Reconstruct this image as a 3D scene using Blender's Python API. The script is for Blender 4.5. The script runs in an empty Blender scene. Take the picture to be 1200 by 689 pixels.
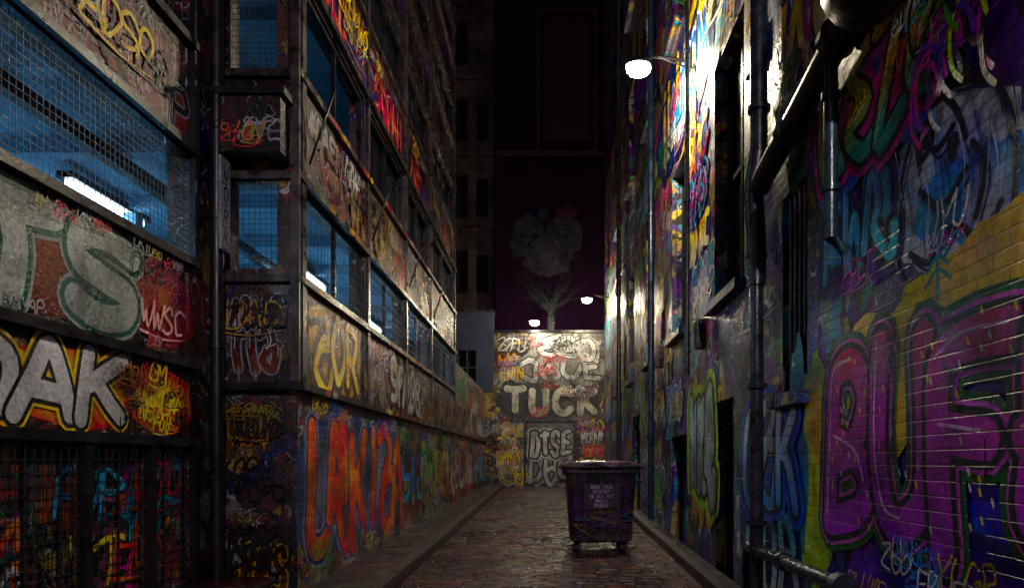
import bpy, math, random
from mathutils import Vector
R=random.Random(7)
sc=bpy.context.scene
XR=1.95; XL=-2.45; XN=-3.2; YC=6.6; YE=25.0; YB=17.3
SL=0.025
def gz(y): return SL*y

# ---------------------------------------------------------------- builder
class MB:
    def __init__(s):
        s.V=[];s.F=[];s.M=[];s.C=[];s.S=[]
    def face(s,pts,m=0,cols=None,smooth=False):
        b=len(s.V); s.V+= [tuple(p) for p in pts]
        s.F.append(tuple(range(b,b+len(pts)))); s.M.append(m)
        s.C.append(cols if cols else [(1,1,1)]*len(pts)); s.S.append(smooth)
    def box(s,x0,x1,y0,y1,z0,z1,m=0,slope=False,col=None):
        a=(gz(y0) if slope else 0); b=(gz(y1) if slope else 0)
        p=[(x0,y0,z0+a),(x1,y0,z0+a),(x1,y1,z0+b),(x0,y1,z0+b),(x0,y0,z1+a),(x1,y0,z1+a),(x1,y1,z1+b),(x0,y1,z1+b)]
        for f in ((3,2,1,0),(4,5,6,7),(0,1,5,4),(1,2,6,5),(2,3,7,6),(3,0,4,7)):
            s.face([p[i] for i in f],m,[col]*4 if col else None)
    def tube(s,path,r,m=0,n=12,cap=True):
        P=[Vector(p) for p in path]; rings=[]
        for i,p in enumerate(P):
            t=(P[min(i+1,len(P)-1)]-P[max(i-1,0)]).normalized()
            up=Vector((0,0,1)) if abs(t.z)<.9 else Vector((0,1,0))
            a=t.cross(up).normalized(); b=t.cross(a).normalized()
            rr=r[i] if isinstance(r,(list,tuple)) else r
            rings.append([p+(a*math.cos(2*math.pi*k/n)+b*math.sin(2*math.pi*k/n))*rr for k in range(n)])
        for i in range(len(rings)-1):
            for k in range(n):
                k2=(k+1)%n
                s.face([rings[i][k],rings[i][k2],rings[i+1][k2],rings[i+1][k]],m,smooth=True)
        if cap:
            s.face(rings[0][::-1],m); s.face(rings[-1],m)
    def build(s,name,mats,parent=None):
        me=bpy.data.meshes.new(name); me.from_pydata(s.V,[],s.F)
        me.uv_layers.new(name="UVMap"); me.color_attributes.new("Col",'FLOAT_COLOR','CORNER')
        uv=me.uv_layers["UVMap"]; ca=me.color_attributes["Col"]
        li=0; U=[0.0]*(2*len(s.V)); C=[1.0]*(4*len(s.V))
        for fi,f in enumerate(s.F):
            p=[Vector(s.V[i]) for i in f]
            n=Vector((0,0,0))
            for i in range(1,len(p)-1): n+=(p[i]-p[0]).cross(p[i+1]-p[0])
            ax=max(range(3),key=lambda k:abs(n[k]))
            for k,q in enumerate(p):
                if ax==0: u,v=q.y,q.z
                elif ax==1: u,v=q.x,q.z
                else: u,v=q.x,q.y
                U[2*li]=u;U[2*li+1]=v
                c=s.C[fi][k]; C[4*li]=c[0];C[4*li+1]=c[1];C[4*li+2]=c[2]
                li+=1
        uv.data.foreach_set("uv",U); ca.data.foreach_set("color",C)
        for m in mats: me.materials.append(m)
        me.polygons.foreach_set("material_index",s.M)
        me.polygons.foreach_set("use_smooth",s.S)
        if any(s.S):
            import bmesh
            bm=bmesh.new(); bm.from_mesh(me); bmesh.ops.remove_doubles(bm,verts=bm.verts,dist=1e-5)
            for e in bm.edges:
                if len(e.link_faces)==2 and e.calc_face_angle(0)>0.7: e.smooth=False
            bm.to_mesh(me); bm.free()
        me.update()
        o=bpy.data.objects.new(name,me); sc.collection.objects.link(o)
        if parent: o.parent=parent
        return o
def empty(name,loc=(0,0,0)):
    e=bpy.data.objects.new(name,None); e.empty_display_size=.3; sc.collection.objects.link(e); e.location=loc; return e

# ---------------------------------------------------------------- node helpers
class NT:
    def __init__(s,name):
        s.mat=bpy.data.materials.new(name); s.mat.use_nodes=True; s.nt=s.mat.node_tree
        s.b=s.nt.nodes["Principled BSDF"]
    def n(s,t,props=None,**inp):
        nd=s.nt.nodes.new(t)
        for k,v in (props or {}).items(): setattr(nd,k,v)
        for k,v in inp.items():
            s.set(nd.inputs[k.replace('_',' ')] if not k.startswith('i') or not k[1:].isdigit() else nd.inputs[int(k[1:])],v)
        return nd
    def set(s,sock,v):
        if isinstance(v,bpy.types.NodeSocket): s.nt.links.new(v,sock)
        else: sock.default_value=v
    def math(s,op,a,b=0.0,c=None):
        nd=s.nt.nodes.new('ShaderNodeMath'); nd.operation=op
        s.set(nd.inputs[0],a); s.set(nd.inputs[1],b)
        if c is not None: s.set(nd.inputs[2],c)
        return nd.outputs[0]
    def mix(s,f,a,b,bt='MIX'):
        nd=s.nt.nodes.new('ShaderNodeMix'); nd.data_type='RGBA'; nd.blend_type=bt
        s.set(nd.inputs[0],f); s.set(nd.inputs[6],a); s.set(nd.inputs[7],b); return nd.outputs[2]
    def noise(s,vec,scale,detail=2,dist=0,rough=.5):
        return s.n('ShaderNodeTexNoise',{'noise_dimensions':'2D'} if s.two else None,Vector=vec,Scale=scale,Detail=detail,Distortion=dist,Roughness=rough)
    two=True
    def ramp(s,fac,stops,interp='LINEAR'):
        nd=s.nt.nodes.new('ShaderNodeValToRGB'); cr=nd.color_ramp; cr.interpolation=interp
        while len(cr.elements)<len(stops): cr.elements.new(1)
        for e,(p,c) in zip(cr.elements,stops):
            e.position=p; e.color=(c[0],c[1],c[2],1) if not isinstance(c,(int,float)) else (c,c,c,1)
        s.set(nd.inputs[0],fac); return nd.outputs[0]
    def uv(s,off=(0,0,0),scale=(1,1,1)):
        a=s.n('ShaderNodeUVMap'); m=s.n('ShaderNodeMapping',None,Vector=a.outputs[0],Location=off,Scale=scale); return m.outputs[0]
def c4(c): return (c[0],c[1],c[2],1)

def brick_nodes(N,uv,bw=.23,rh=.077,ms=.005):
    return N.n('ShaderNodeTexBrick',None,Vector=uv,Color1=(1,1,1,1),Color2=(.76,.76,.76,1),Mortar=(.45,.45,.45,1),Scale=1.0,Mortar_Size=ms,Mortar_Smooth=.4,Brick_Width=bw,Row_Height=rh)

def graffiti_mat(name,pal,seed,scale=1.3,dark=1.0,brick=True,rough=.36,linec=(.006,.006,.008),line2=(.6,.6,.62),bump=.6,spec=.5,swirl=.35):
    N=NT(name); rr=random.Random(seed)
    uv0=N.uv(); uv=N.uv((seed*3.7,seed*1.9,0))
    d=N.noise(uv,1.9,3,0)
    v=N.n('ShaderNodeVectorMath',{'operation':'MULTIPLY_ADD'},i0=d.outputs['Color'],i1=(.4,.4,.0),i2=uv).outputs[0]
    def cells(sc_,pal_):
        vo=N.n('ShaderNodeTexVoronoi',{'voronoi_dimensions':'2D'},Vector=v,Scale=sc_,Randomness=1.0)
        sp=N.n('ShaderNodeSeparateColor',None,Color=vo.outputs['Color'])
        return N.ramp(sp.outputs[0],[(i/len(pal_),c) for i,c in enumerate(pal_)],'CONSTANT')
    A=cells(scale,pal); p2=pal[:]; rr.shuffle(p2); B=cells(scale*2.6,p2)
    p3=pal[:]; rr.shuffle(p3); Cc=cells(scale*6,p3)
    big=N.noise(uv,1.3,6,.3,.6); bc=N.n('ShaderNodeSeparateColor',None,Color=big.outputs['Color'])
    col=N.mix(N.math('GREATER_THAN',bc.outputs[0],.52),A,B)
    col=N.mix(N.math('GREATER_THAN',bc.outputs[1],.56),col,Cc)
    col=N.mix(N.ramp(bc.outputs[2],[(.5,0),(.72,.8)]),col,c4(rr.choice(pal)))
    mk_=N.noise(uv,1.6,2,0); mc=N.n('ShaderNodeSeparateColor',None,Color=mk_.outputs['Color'])
    def contour(sc_,k,w,dist,det=1):
        n=N.noise(v,sc_,det,dist).outputs[0]
        f=N.math('FRACT',N.math('MULTIPLY',n,k))
        return N.math('LESS_THAN',N.math('ABSOLUTE',N.math('SUBTRACT',f,.5)),w)
    gt=lambda s_,t: N.math('GREATER_THAN',s_,t)
    l1=N.math('MULTIPLY',contour(2.2,6,.07,swirl),gt(mc.outputs[0],.47)); col=N.mix(l1,col,c4(linec))
    l2=N.math('MULTIPLY',contour(3.6,5,.045,swirl*1.3),gt(mc.outputs[1],.53)); col=N.mix(l2,col,c4(line2))
    l3=N.math('MULTIPLY',contour(7.5,5,.07,swirl*2),gt(mc.outputs[2],.5)); col=N.mix(N.math('MULTIPLY',l3,.9),col,c4(linec))
    dr=N.noise(N.uv((seed,0,0),(16,.9,1)),1.0,1,0).outputs[0]
    col=N.mix(N.ramp(dr,[(.6,0),(.66,.65)]),col,c4([x*.25 for x in rr.choice(pal)]))
    g=N.ramp(N.noise(uv,.8,6,.2,.65).outputs[0],[(.33,.22),(.62,1.0)]); col=N.mix(1.0,col,g,'MULTIPLY')
    fine=N.noise(uv,32,4,.2,.7).outputs[0]
    g2=N.ramp(fine,[(.3,.55),(.6,1.05)]); col=N.mix(1.0,col,g2,'MULTIPLY')
    h=fine
    if brick:
        br=brick_nodes(N,uv0); col=N.mix(.85,col,br.outputs['Color'],'MULTIPLY')
        h=N.math('ADD',N.math('MULTIPLY',h,.4),N.math('SUBTRACT',1.0,br.outputs['Fac']))
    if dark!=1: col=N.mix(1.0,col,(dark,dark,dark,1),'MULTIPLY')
    N.set(N.b.inputs['Base Color'],col); N.b.inputs['Specular IOR Level'].default_value=spec
    bn=N.n('ShaderNodeBump',None,Strength=bump,Distance=.012,Height=h); N.set(N.b.inputs['Normal'],bn.outputs[0])
    N.set(N.b.inputs['Roughness'],N.ramp(bc.outputs[1],[(.35,rough-.12),(.7,rough+.25)]))
    return N.mat
def paint_mat(name,brick=True,rough=.35,dark=1.0):
    N=NT(name); uv=N.uv()
    a=N.n('ShaderNodeAttribute',{'attribute_name':'Col'}).outputs['Color']
    nn=N.noise(uv,1.7,6,.3,.65); sp=N.n('ShaderNodeSeparateColor',None,Color=nn.outputs['Color'])
    hs=N.n('ShaderNodeHueSaturation',None,Saturation=1.4,Value=1.3,Color=a); N.set(hs.inputs['Hue'],N.ramp(sp.outputs[1],[(.3,.455),(.7,.545)]))
    a=hs.outputs[0]
    a=N.mix(N.ramp(sp.outputs[2],[(.58,0),(.68,.6)]),a,(.008,.004,.02,1))
    g=N.ramp(sp.outputs[0],[(.33,.35),(.58,1.0)]); col=N.mix(1.0,a,g,'MULTIPLY')
    fine=N.noise(uv,28,4,.3,.7).outputs[0]
    g2=N.ramp(fine,[(.3,.58),(.6,1.05)]); col=N.mix(1.0,col,g2,'MULTIPLY')
    h=fine
    if brick:
        br=brick_nodes(N,uv); col=N.mix(.85,col,br.outputs['Color'],'MULTIPLY')
        h=N.math('ADD',N.math('MULTIPLY',h,.4),N.math('SUBTRACT',1.0,br.outputs['Fac']))
    if dark!=1: col=N.mix(1.0,col,(dark,dark,dark,1),'MULTIPLY')
    N.set(N.b.inputs['Base Color'],col)
    bn=N.n('ShaderNodeBump',None,Strength=.6,Distance=.012,Height=h); N.set(N.b.inputs['Normal'],bn.outputs[0])
    N.set(N.b.inputs['Roughness'],N.ramp(sp.outputs[1],[(.35,rough-.12),(.7,rough+.25)]))
    return N.mat
def simple(name,col,rough=.5,metal=0,var=.5,scale=6,emit=None,es=0,bump=.2,spec=.5):
    N=NT(name); N.two=False; uv=N.n('ShaderNodeTexCoord').outputs['Object']
    n1=N.noise(uv,scale,6,.2,.65); g=N.ramp(n1.outputs[0],[(.3,1-var),(.65,1.0)])
    N.set(N.b.inputs['Base Color'],N.mix(1.0,c4(col),g,'MULTIPLY'))
    N.set(N.b.inputs['Roughness'],N.ramp(n1.outputs[0],[(.3,max(.05,rough-.15)),(.7,rough+.15)]))
    N.b.inputs['Metallic'].default_value=metal; N.b.inputs['Specular IOR Level'].default_value=spec
    bn=N.n('ShaderNodeBump',None,Strength=bump,Distance=.01,Height=N.noise(uv,scale*6,3,0).outputs[0]); N.set(N.b.inputs['Normal'],bn.outputs[0])
    if emit:
        N.b.inputs['Emission Color'].default_value=c4(emit); N.b.inputs['Emission Strength'].default_value=es
        try: N.mat.cycles.emission_sampling='NONE'
        except Exception as ex: print(ex)
    return N.mat

BLK=(.008,.008,.01);WH=(.66,.66,.65);YEL=(.85,.6,.01);PUR=(.16,.01,.42);MAG=(.55,.01,.3);BLU=(.01,.08,.65);CYN=(.01,.45,.7)
TEA=(.0,.32,.27);RED=(.6,.015,.015);ORG=(.85,.13,.005);GRN=(.02,.4,.04);LIM=(.4,.7,.02);GRY=(.26,.26,.28);SIL=(.42,.44,.43);PNK=(.75,.1,.38);BRN=(.12,.045,.02);DRD=(.2,.008,.008);OCH=(.45,.27,.03);LBL=(.2,.42,.85);DBL=(.01,.012,.16)
M_right=graffiti_mat("graffiti_brick_paint_cool",[BLK,BLU,PUR,WH,DBL,TEA,BLK,YEL,PUR,BLK,CYN,MAG,GRN],3,1.5)
M_rhi=graffiti_mat("graffiti_brick_paint_pale",[WH,PUR,OCH,BLU,OCH,PUR,BLK,CYN,BLK,MAG,YEL,DBL],5,1.8,line2=(.4,.05,.5),rough=.42)
M_left=graffiti_mat("graffiti_panel_paint_warm",[BLK,BRN,DRD,OCH,BLK,GRY,BRN,BLK,DRD,BLK,DBL],8,2.4,brick=False,rough=.28,dark=.7,swirl=.1)
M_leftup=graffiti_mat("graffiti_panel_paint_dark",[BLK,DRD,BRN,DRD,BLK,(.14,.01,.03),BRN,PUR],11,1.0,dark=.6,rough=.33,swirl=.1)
M_low=graffiti_mat("graffiti_brick_paint_low",[GRY,BLU,BRN,ORG,BLK,SIL,OCH,GRN,DBL,RED],14,1.9)
M_end=graffiti_mat("graffiti_brick_paint_end",[WH,YEL,BLK,GRY,BLK,OCH,BLK,RED,OCH,BLK],17,1.6,dark=.7)
M_grille=graffiti_mat("graffiti_brick_paint_vivid",[TEA,MAG,BLK,RED,CYN,BLK,YEL,ORG,PNK,BLK,GRN],22,2.4,brick=False,dark=.7,swirl=.2)
M_spray=paint_mat("spray_paint_on_brick"); M_sprayf=paint_mat("spray_paint_on_panel",brick=False,rough=.3)
M_steel=simple("painted_steel_dark",(.018,.016,.02),.35,.3,.6,5)
M_trim=simple("worn_metal_trim",(.12,.1,.095),.33,.6,.85,5)
M_pipe=simple("painted_pipe",(.03,.032,.045),.28,.2,.7,7)
M_pipeb=simple("painted_pipe_blue",(.012,.03,.07),.28,.1,.7,5)
M_pipet=simple("painted_pipe_teal",(.02,.06,.07),.28,.1,.7,5)
M_glass=simple("dark_window_glass",(.008,.011,.02),.1,0,.5,1,bump=.05)
M_dark=simple("matte_dark_paint",(.006,.006,.007),.8,0,.5,3,spec=.15)  # even near-black matte for building cores, rear faces and window backings
M_int=simple("interior_blue_plaster",(.2,.38,.5),.8,0,.4,1.2,spec=.2)
M_tube=simple("fluorescent_tube",(.8,.9,1),.4,emit=(.6,.85,1),es=16)
M_lamp=simple("lamp_lens",(.9,.9,.9),.3,emit=(1,.97,.88),es=90)
M_wire=simple("galvanised_wire",(.05,.05,.055),.45,.6,.3,20)
M_stone=simple("bluestone_kerb",(.05,.036,.042),.4,0,.6,9,bump=.9)
M_purp=simple("dark_purple_render",(.013,.0035,.016),.95,0,.5,.8,spec=.05)
M_white=simple("pale_render",(.06,.07,.13),.8,0,.4,1.5,spec=.2)
N=NT("far_brick"); uv=N.uv(); br=N.n('ShaderNodeTexBrick',None,Vector=uv,Color1=(.09,.06,.05,1),Color2=(.05,.034,.032,1),Mortar=(.07,.055,.055,1),Scale=1.0,Mortar_Size=.012,Brick_Width=.3,Row_Height=.1)
N.set(N.b.inputs['Base Color'],N.mix(1,br.outputs[0],N.ramp(N.noise(uv,1,6).outputs[0],[(.3,.3),(.7,1)]),'MULTIPLY')); N.b.inputs['Roughness'].default_value=.9; N.b.inputs['Specular IOR Level'].default_value=.1; M_brick=N.mat
def settmat(name,r0,r1,bump=.7):
    N=NT(name); uv=N.uv(); a=N.n('ShaderNodeAttribute',{'attribute_name':'Col'}).outputs['Color']
    n1=N.noise(uv,1.2,6,.4,.65); sp=N.n('ShaderNodeSeparateColor',None,Color=n1.outputs['Color'])
    f=N.noise(uv,22,5,.2,.65).outputs[0]
    c=N.mix(1,a,N.ramp(sp.outputs[0],[(.33,.25),(.66,1.25)]),'MULTIPLY'); c=N.mix(1,c,N.ramp(f,[(.3,.45),(.65,1.2)]),'MULTIPLY')
    N.set(N.b.inputs['Base Color'],c); N.set(N.b.inputs['Roughness'],N.ramp(sp.outputs[1],[(.42,r0),(.58,r1)])); N.b.inputs['Specular IOR Level'].default_value=.35
    bn=N.n('ShaderNodeBump',None,Strength=bump,Distance=.012,Height=f); N.set(N.b.inputs['Normal'],bn.outputs[0]); return N.mat
M_road=settmat("wet_bluestone_setts",.24,.55,.7); M_pave=settmat("footpath_pavers",.35,.65,.5)
M_ground=simple("asphalt_ground",(.045,.043,.045),.7,0,.4,2)
M_joint=simple("dirty_joint_mortar",(.006,.0045,.005),.5,0,.5,8,spec=.2)

# ---------------------------------------------------------------- graffiti lettering
G={'T':[[(0,.97),(.5,.95),(1,1)],[(.5,.95),(.53,.5),(.48,0)]],
'S':[[(.95,.85),(.6,1),(.15,.9),(.12,.62),(.5,.5),(.88,.38),(.85,.1),(.4,0),(.05,.12)]],
'U':[[(.08,1),(.05,.4),(.2,.05),(.55,0),(.88,.15),(.92,.6),(.92,1)]],
'C':[[(.95,.82),(.6,1),(.2,.88),(.05,.5),(.18,.12),(.6,0),(.95,.15)]],
'K':[[(.1,1),(.13,.5),(.1,0)],[(.92,1),(.55,.72),(.2,.48)],[(.35,.55),(.65,.3),(.95,0)]],
'B':[[(.1,0),(.1,.5),(.1,1),(.6,1),(.85,.78),(.6,.54),(.2,.52)],[(.2,.52),(.7,.5),(.95,.25),(.7,.02),(.1,0)]],
'D':[[(.1,0),(.1,.5),(.1,1)],[(.1,1),(.55,.97),(.92,.7),(.9,.28),(.55,.02),(.1,0)]],
'A':[[(0,0),(.22,.5),(.48,1),(.75,.5),(1,0)],[(.2,.33),(.8,.36)]],
'R':[[(.1,0),(.1,.5),(.1,1),(.65,1),(.9,.75),(.6,.5),(.2,.48)],[(.45,.48),(.7,.25),(.95,0)]],
'F':[[(.9,1),(.45,.98),(.12,.95),(.1,.5),(.1,0)],[(.12,.52),(.7,.55)]],
'E':[[(.9,1),(.45,.98),(.12,.92),(.1,.5),(.12,.07),(.5,0),(.95,.03)],[(.12,.52),(.75,.54)]],
'L':[[(.15,1),(.1,.5),(.14,.07),(.5,0),(.95,.05)]],
'I':[[(.5,1),(.47,.5),(.5,0)]],
'O':[[(.5,1),(.15,.85),(.05,.45),(.25,.05),(.6,0),(.92,.35),(.85,.8),(.5,1)]],
'W':[[(0,1),(.2,.05),(.5,.7),(.8,0),(1,1)]],
'M':[[(0,0),(.12,1),(.5,.35),(.88,1),(1,0)]],
'N':[[(.05,0),(.1,1),(.85,0),(.95,1)]],
'H':[[(.1,1),(.12,0)],[(.1,.5),(.9,.52)],[(.9,1),(.92,0)]],
'P':[[(.1,0),(.1,.5),(.1,1),(.65,1),(.92,.75),(.6,.45),(.15,.45)]],
'Z':[[(.05,.97),(.9,1),(.1,.03),(.95,0)]],
'Y':[[(.05,1),(.5,.5),(.95,1)],[(.5,.5),(.45,0)]],
'G':[[(.95,.82),(.6,1),(.2,.88),(.05,.5),(.18,.12),(.6,0),(.92,.15),(.92,.45),(.6,.45)]],
'1':[[(-.15,.2),(.2,1.05),(.5,.6),(.3,.3),(.9,-.1),(1.15,.2)],[(.6,1.1),(.9,.7),(.7,.4)]],
'2':[[(1.1,1.1),(.3,.9),(.9,.5),(.1,.3),(.6,-.05),(1.2,.1)]],
'3':[[(0,0),(.3,1.1),(.55,.2),(.8,1.1),(1.1,.7)],[(.1,.4),(1.1,.3)]],
'4':[[(-.1,.9),(.5,1.1),(.9,.8),(.4,.5),(.1,.1),(.7,-.1),(1.1,.3)],[(.5,.5),(1.1,.55)]],
'5':[[(.2,1.1),(.1,.3),(.5,-.1),(.9,.3),(.5,.6),(.2,.35)],[(.8,1.1),(.9,.6),(1.2,.5)]],
}
KEYS=list(G.keys())
def cat(P,sub):
    if len(P)<3 : 
        return [(P[0][0]+(P[1][0]-P[0][0])*i/3,P[0][1]+(P[1][1]-P[0][1])*i/3) for i in range(4)]
    out=[]
    for i in range(len(P)-1):
        p0=P[max(i-1,0)];p1=P[i];p2=P[i+1];p3=P[min(i+2,len(P)-1)]
        for k in range(sub):
            t=k/sub
            out.append(tuple(.5*((2*p1[j])+(-p0[j]+p2[j])*t+(2*p0[j]-5*p1[j]+4*p2[j]-p3[j])*t*t+(-p0[j]+3*p1[j]-3*p2[j]+p3[j])*t**3) for j in (0,1)))
    out.append(P[-1]); return out
def ribbon(mb,mp,P,w,d,col,col2=None,vr=(0,1),sub=5,taper=False,cap=True):
    P=cat(P,sub); n=len(P); L=[];Rr=[]; 
    def cc(v):
        if not col2: return col
        t=min(1,max(0,(v-vr[0])/(vr[1]-vr[0]+1e-6))); return tuple(col2[k]*(1-t)+col[k]*t for k in range(3))
    for i,p in enumerate(P):
        a=P[max(i-1,0)];b=P[min(i+1,n-1)]; tx,ty=b[0]-a[0],b[1]-a[1]; l=math.hypot(tx,ty) or 1
        ww=w*.5*(1-.8*(i/(n-1)) if taper else 1)
        nx,ny=-ty/l*ww,tx/l*ww
        L.append((p[0]+nx,p[1]+ny)); Rr.append((p[0]-nx,p[1]-ny))
    e=6e-6
    for i in range(n-1):
        q=[L[i],Rr[i],Rr[i+1],L[i+1]]
        mb.face([mp(q[0][0],q[0][1],d+i*e),mp(q[1][0],q[1][1],d+i*e),mp(q[2][0],q[2][1],d+(i+1)*e),mp(q[3][0],q[3][1],d+(i+1)*e)],0,[cc(x[1]) for x in q])
    d2=d+n*e+5e-5
    if cap:
        for p in (P[0],)+(() if taper else (P[-1],)):
            q=[(p[0]+w*.5*math.cos(k*math.pi/5),p[1]+w*.5*math.sin(k*math.pi/5)) for k in range(10)]
            mb.face([mp(a,b,d2) for a,b in q],0,[cc(b) for a,b in q]); d2+=5e-5
    return d2+5e-5
def blob(mb,mp,cu,cv,ru,rv,d,col,col2=None,n=36,amp=.18,r=R):
    ph=[r.random()*6.28 for _ in range(4)]
    q=[]
    for k in range(n):
        a=2*math.pi*k/n
        s=1+amp*(math.sin(3*a+ph[0])*.5+math.sin(5*a+ph[1])*.35+math.sin(8*a+ph[2])*.3+math.sin(13*a+ph[3])*.2)
        q.append((cu+ru*s*math.cos(a),cv+rv*s*math.sin(a)))
    for k in range(n):
        a=q[k];b=q[(k+1)%n]
        mb.face([mp(cu,cv,d),mp(a[0],a[1],d),mp(b[0],b[1],d)],0,[col,col2 or col,col2 or col])
    return d+2e-4
def piece(mb,mp,u,v,w,h,word,fill,fill2,out,halo=None,thick=.26,d=.004,r=R,cloud=None,cloud2=None,hi=WH,jit=.06,over=1.15,o1=.05,o2=.13,lean=0,drip=True,halo2=None):
    if cloud:
        for k in range(3):
            d=blob(mb,mp,u+w*(.2+.3*k),v+h*.5,w*.28,h*.68,d,cloud if k%2==0 else (cloud2 or cloud),None,r=r)
    lw=w/len(word); T=thick*h; L=[]
    for i,ch in enumerate(word):
        sx=lw*over-T; sy=h-T; dv=r.uniform(-.05,.05)*h; l=[]
        for st in G[ch]:
            l.append([(u+i*lw+T*.5+(x+r.uniform(-jit,jit)+lean*y)*sx,v+T*.5+dv+(y+r.uniform(-jit,jit))*sy) for x,y in st])
        L.append(l)
    if halo2:
        for l in L:
            for st in l: d=ribbon(mb,mp,st,T+3.4*o2*h,d,halo2)
    if halo:
        for l in L:
            for st in l: d=ribbon(mb,mp,st,T+2*o2*h,d,halo)
    for l in L:
        for st in l: d=ribbon(mb,mp,st,T+2*o1*h,d,out)
        for st in l: d=ribbon(mb,mp,st,T,d,fill,fill2,(v,v+h))
        if drip and r.random()<.6:
            p=l[-1][-1]; d=ribbon(mb,mp,[p,(p[0]+.004,p[1]-h*r.uniform(.15,.5))],.014,d,out,cap=True)
        if hi:
            for st in l:
                s2=[(a-T*.2,b+T*.2) for a,b in st]
                d=ribbon(mb,mp,s2[:max(2,len(s2)//2+1)],T*.09,d,hi)
    return d
def tag(mb,mp,u,v,h,word,col,d,r=R,wd=.09,over=.75):
    for i,ch in enumerate(word):
        for st in G[ch]:
            q=[(u+i*h*over+(x+r.uniform(-.15,.15)+.25*y)*h*over,v+(y+r.uniform(-.13,.13))*h) for x,y in st]
            d=ribbon(mb,mp,q,h*wd,d,col,sub=4)
    if r.random()<.6:
        d=ribbon(mb,mp,[(u,v-h*.2),(u+len(word)*h*.4,v-h*.32),(u+len(word)*h*.8,v-h*.1)],h*wd,d,col,taper=True)
    return d
def rword(r,a=3,b=5,K=KEYS): return ''.join(r.choice(K) for _ in range(r.randint(a,b)))
TAGC=[BLK,BLK,BLK,WH,WH,PUR,RED,CYN,SIL,GRN,MAG,YEL]
def scatter(mb,mp,u0,u1,v0,v1,holes,hh,schemes,r,dense=.95,ar=.62,tags=1.0,d0=.003,tagc=TAGC):
    def clear(a,b,c,e): return all(b<h[0] or a>h[1] or e<h[2] or c>h[3] for h in holes)
    v=v0; k=0
    while v<v1-.3:
        h=r.uniform(*hh); h=min(h,v1-v-.02)
        u=u0+r.uniform(0,.2)
        while u<u1-.4:
            wd=rword(r); w=len(wd)*h*ar*r.uniform(.7,1.1)
            if u+w>u1: w=u1-u; wd=wd[:max(2,int(w/(h*ar)))]
            if clear(u,u+w,v,v+h) and r.random()<dense and w>.3:
                f,f2,o,ha,cl=r.choice(schemes)
                piece(mb,mp,u+.04,v+.05*h,w-.08,h*.86,wd,f,f2,o,ha,r.uniform(.12,.24),d0+(k%2)*.014,r,cl,hi=WH if r.random()<.5 else None,jit=.13,over=r.uniform(1.1,1.4),o1=r.uniform(.03,.06),o2=r.uniform(.08,.15),lean=r.uniform(-.2,.3))
                k+=1; u+=w*r.uniform(.9,1.0)
            else: u+=.25
        v+=h*.92
    nt=int((u1-u0)*(v1-v0)*tags*2.2)
    for _ in range(nt):
        h=r.uniform(.08,.3); wd=rword(r,3,6); w=len(wd)*h*.8
        u=r.uniform(u0,max(u0,u1-w)); v=r.uniform(v0+.1,v1-h)
        if u+w<u1 and clear(u,u+w,v-.05,v+h):
            tag(mb,mp,u,v,h,wd,r.choice(tagc),d0+.03+r.random()*.003,r,r.uniform(.06,.14))

def wall(mb,axis,c,dirn,u0,u1,v0,v1,holes,th=.25,m=0,mr=None,rev=None,vfun=None):
    def P(u,v,d): return (c+dirn*d,u,v) if axis=='x' else (u,c+dirn*d,v)
    us=sorted(set([u0,u1]+[h[0] for h in holes]+[h[1] for h in holes])); vs=sorted(set([v0,v1]+[h[2] for h in holes]+[h[3] for h in holes]+([vfun] if vfun else [])))
    for i in range(len(us)-1):
        for j in range(len(vs)-1):
            a,b,e,f=us[i],us[i+1],vs[j],vs[j+1]; cu,cv=(a+b)/2,(e+f)/2
            if any(h[0]<cu<h[1] and h[2]<cv<h[3] for h in holes): continue
            mm=m if (not vfun or cv<vfun) else mr
            for dd in (0,th): mb.face([P(a,e,dd),P(b,e,dd),P(b,f,dd),P(a,f,dd)],mm)
    for h in list(holes)+[(u0,u1,v0,v1)]:
        a,b,e,f=h
        for q in (((a,e),(b,e)),((b,e),(b,f)),((b,f),(a,f)),((a,f),(a,e))):
            (p1,p2)=q; mb.face([P(*p1,0),P(*p2,0),P(*p2,th),P(*p1,th)],m)

def mesh_grid(mb,axis,c,u0,u1,v0,v1,s=.06,t=.004,m=0):
    u=u0
    while u<=u1:
        if axis=='x': mb.box(c-t/2,c+t/2,u-t/2,u+t/2,v0,v1,m)
        else: mb.box(u-t/2,u+t/2,c-t/2,c+t/2,v0,v1,m)
        u+=s
    v=v0; c2=c+t*1.3
    while v<=v1:
        if axis=='x': mb.box(c2-t/2,c2+t/2,u0,u1,v-t/2,v+t/2,m)
        else: mb.box(u0,u1,c2-t/2,c2+t/2,v-t/2,v+t/2,m)
        v+=s

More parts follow.
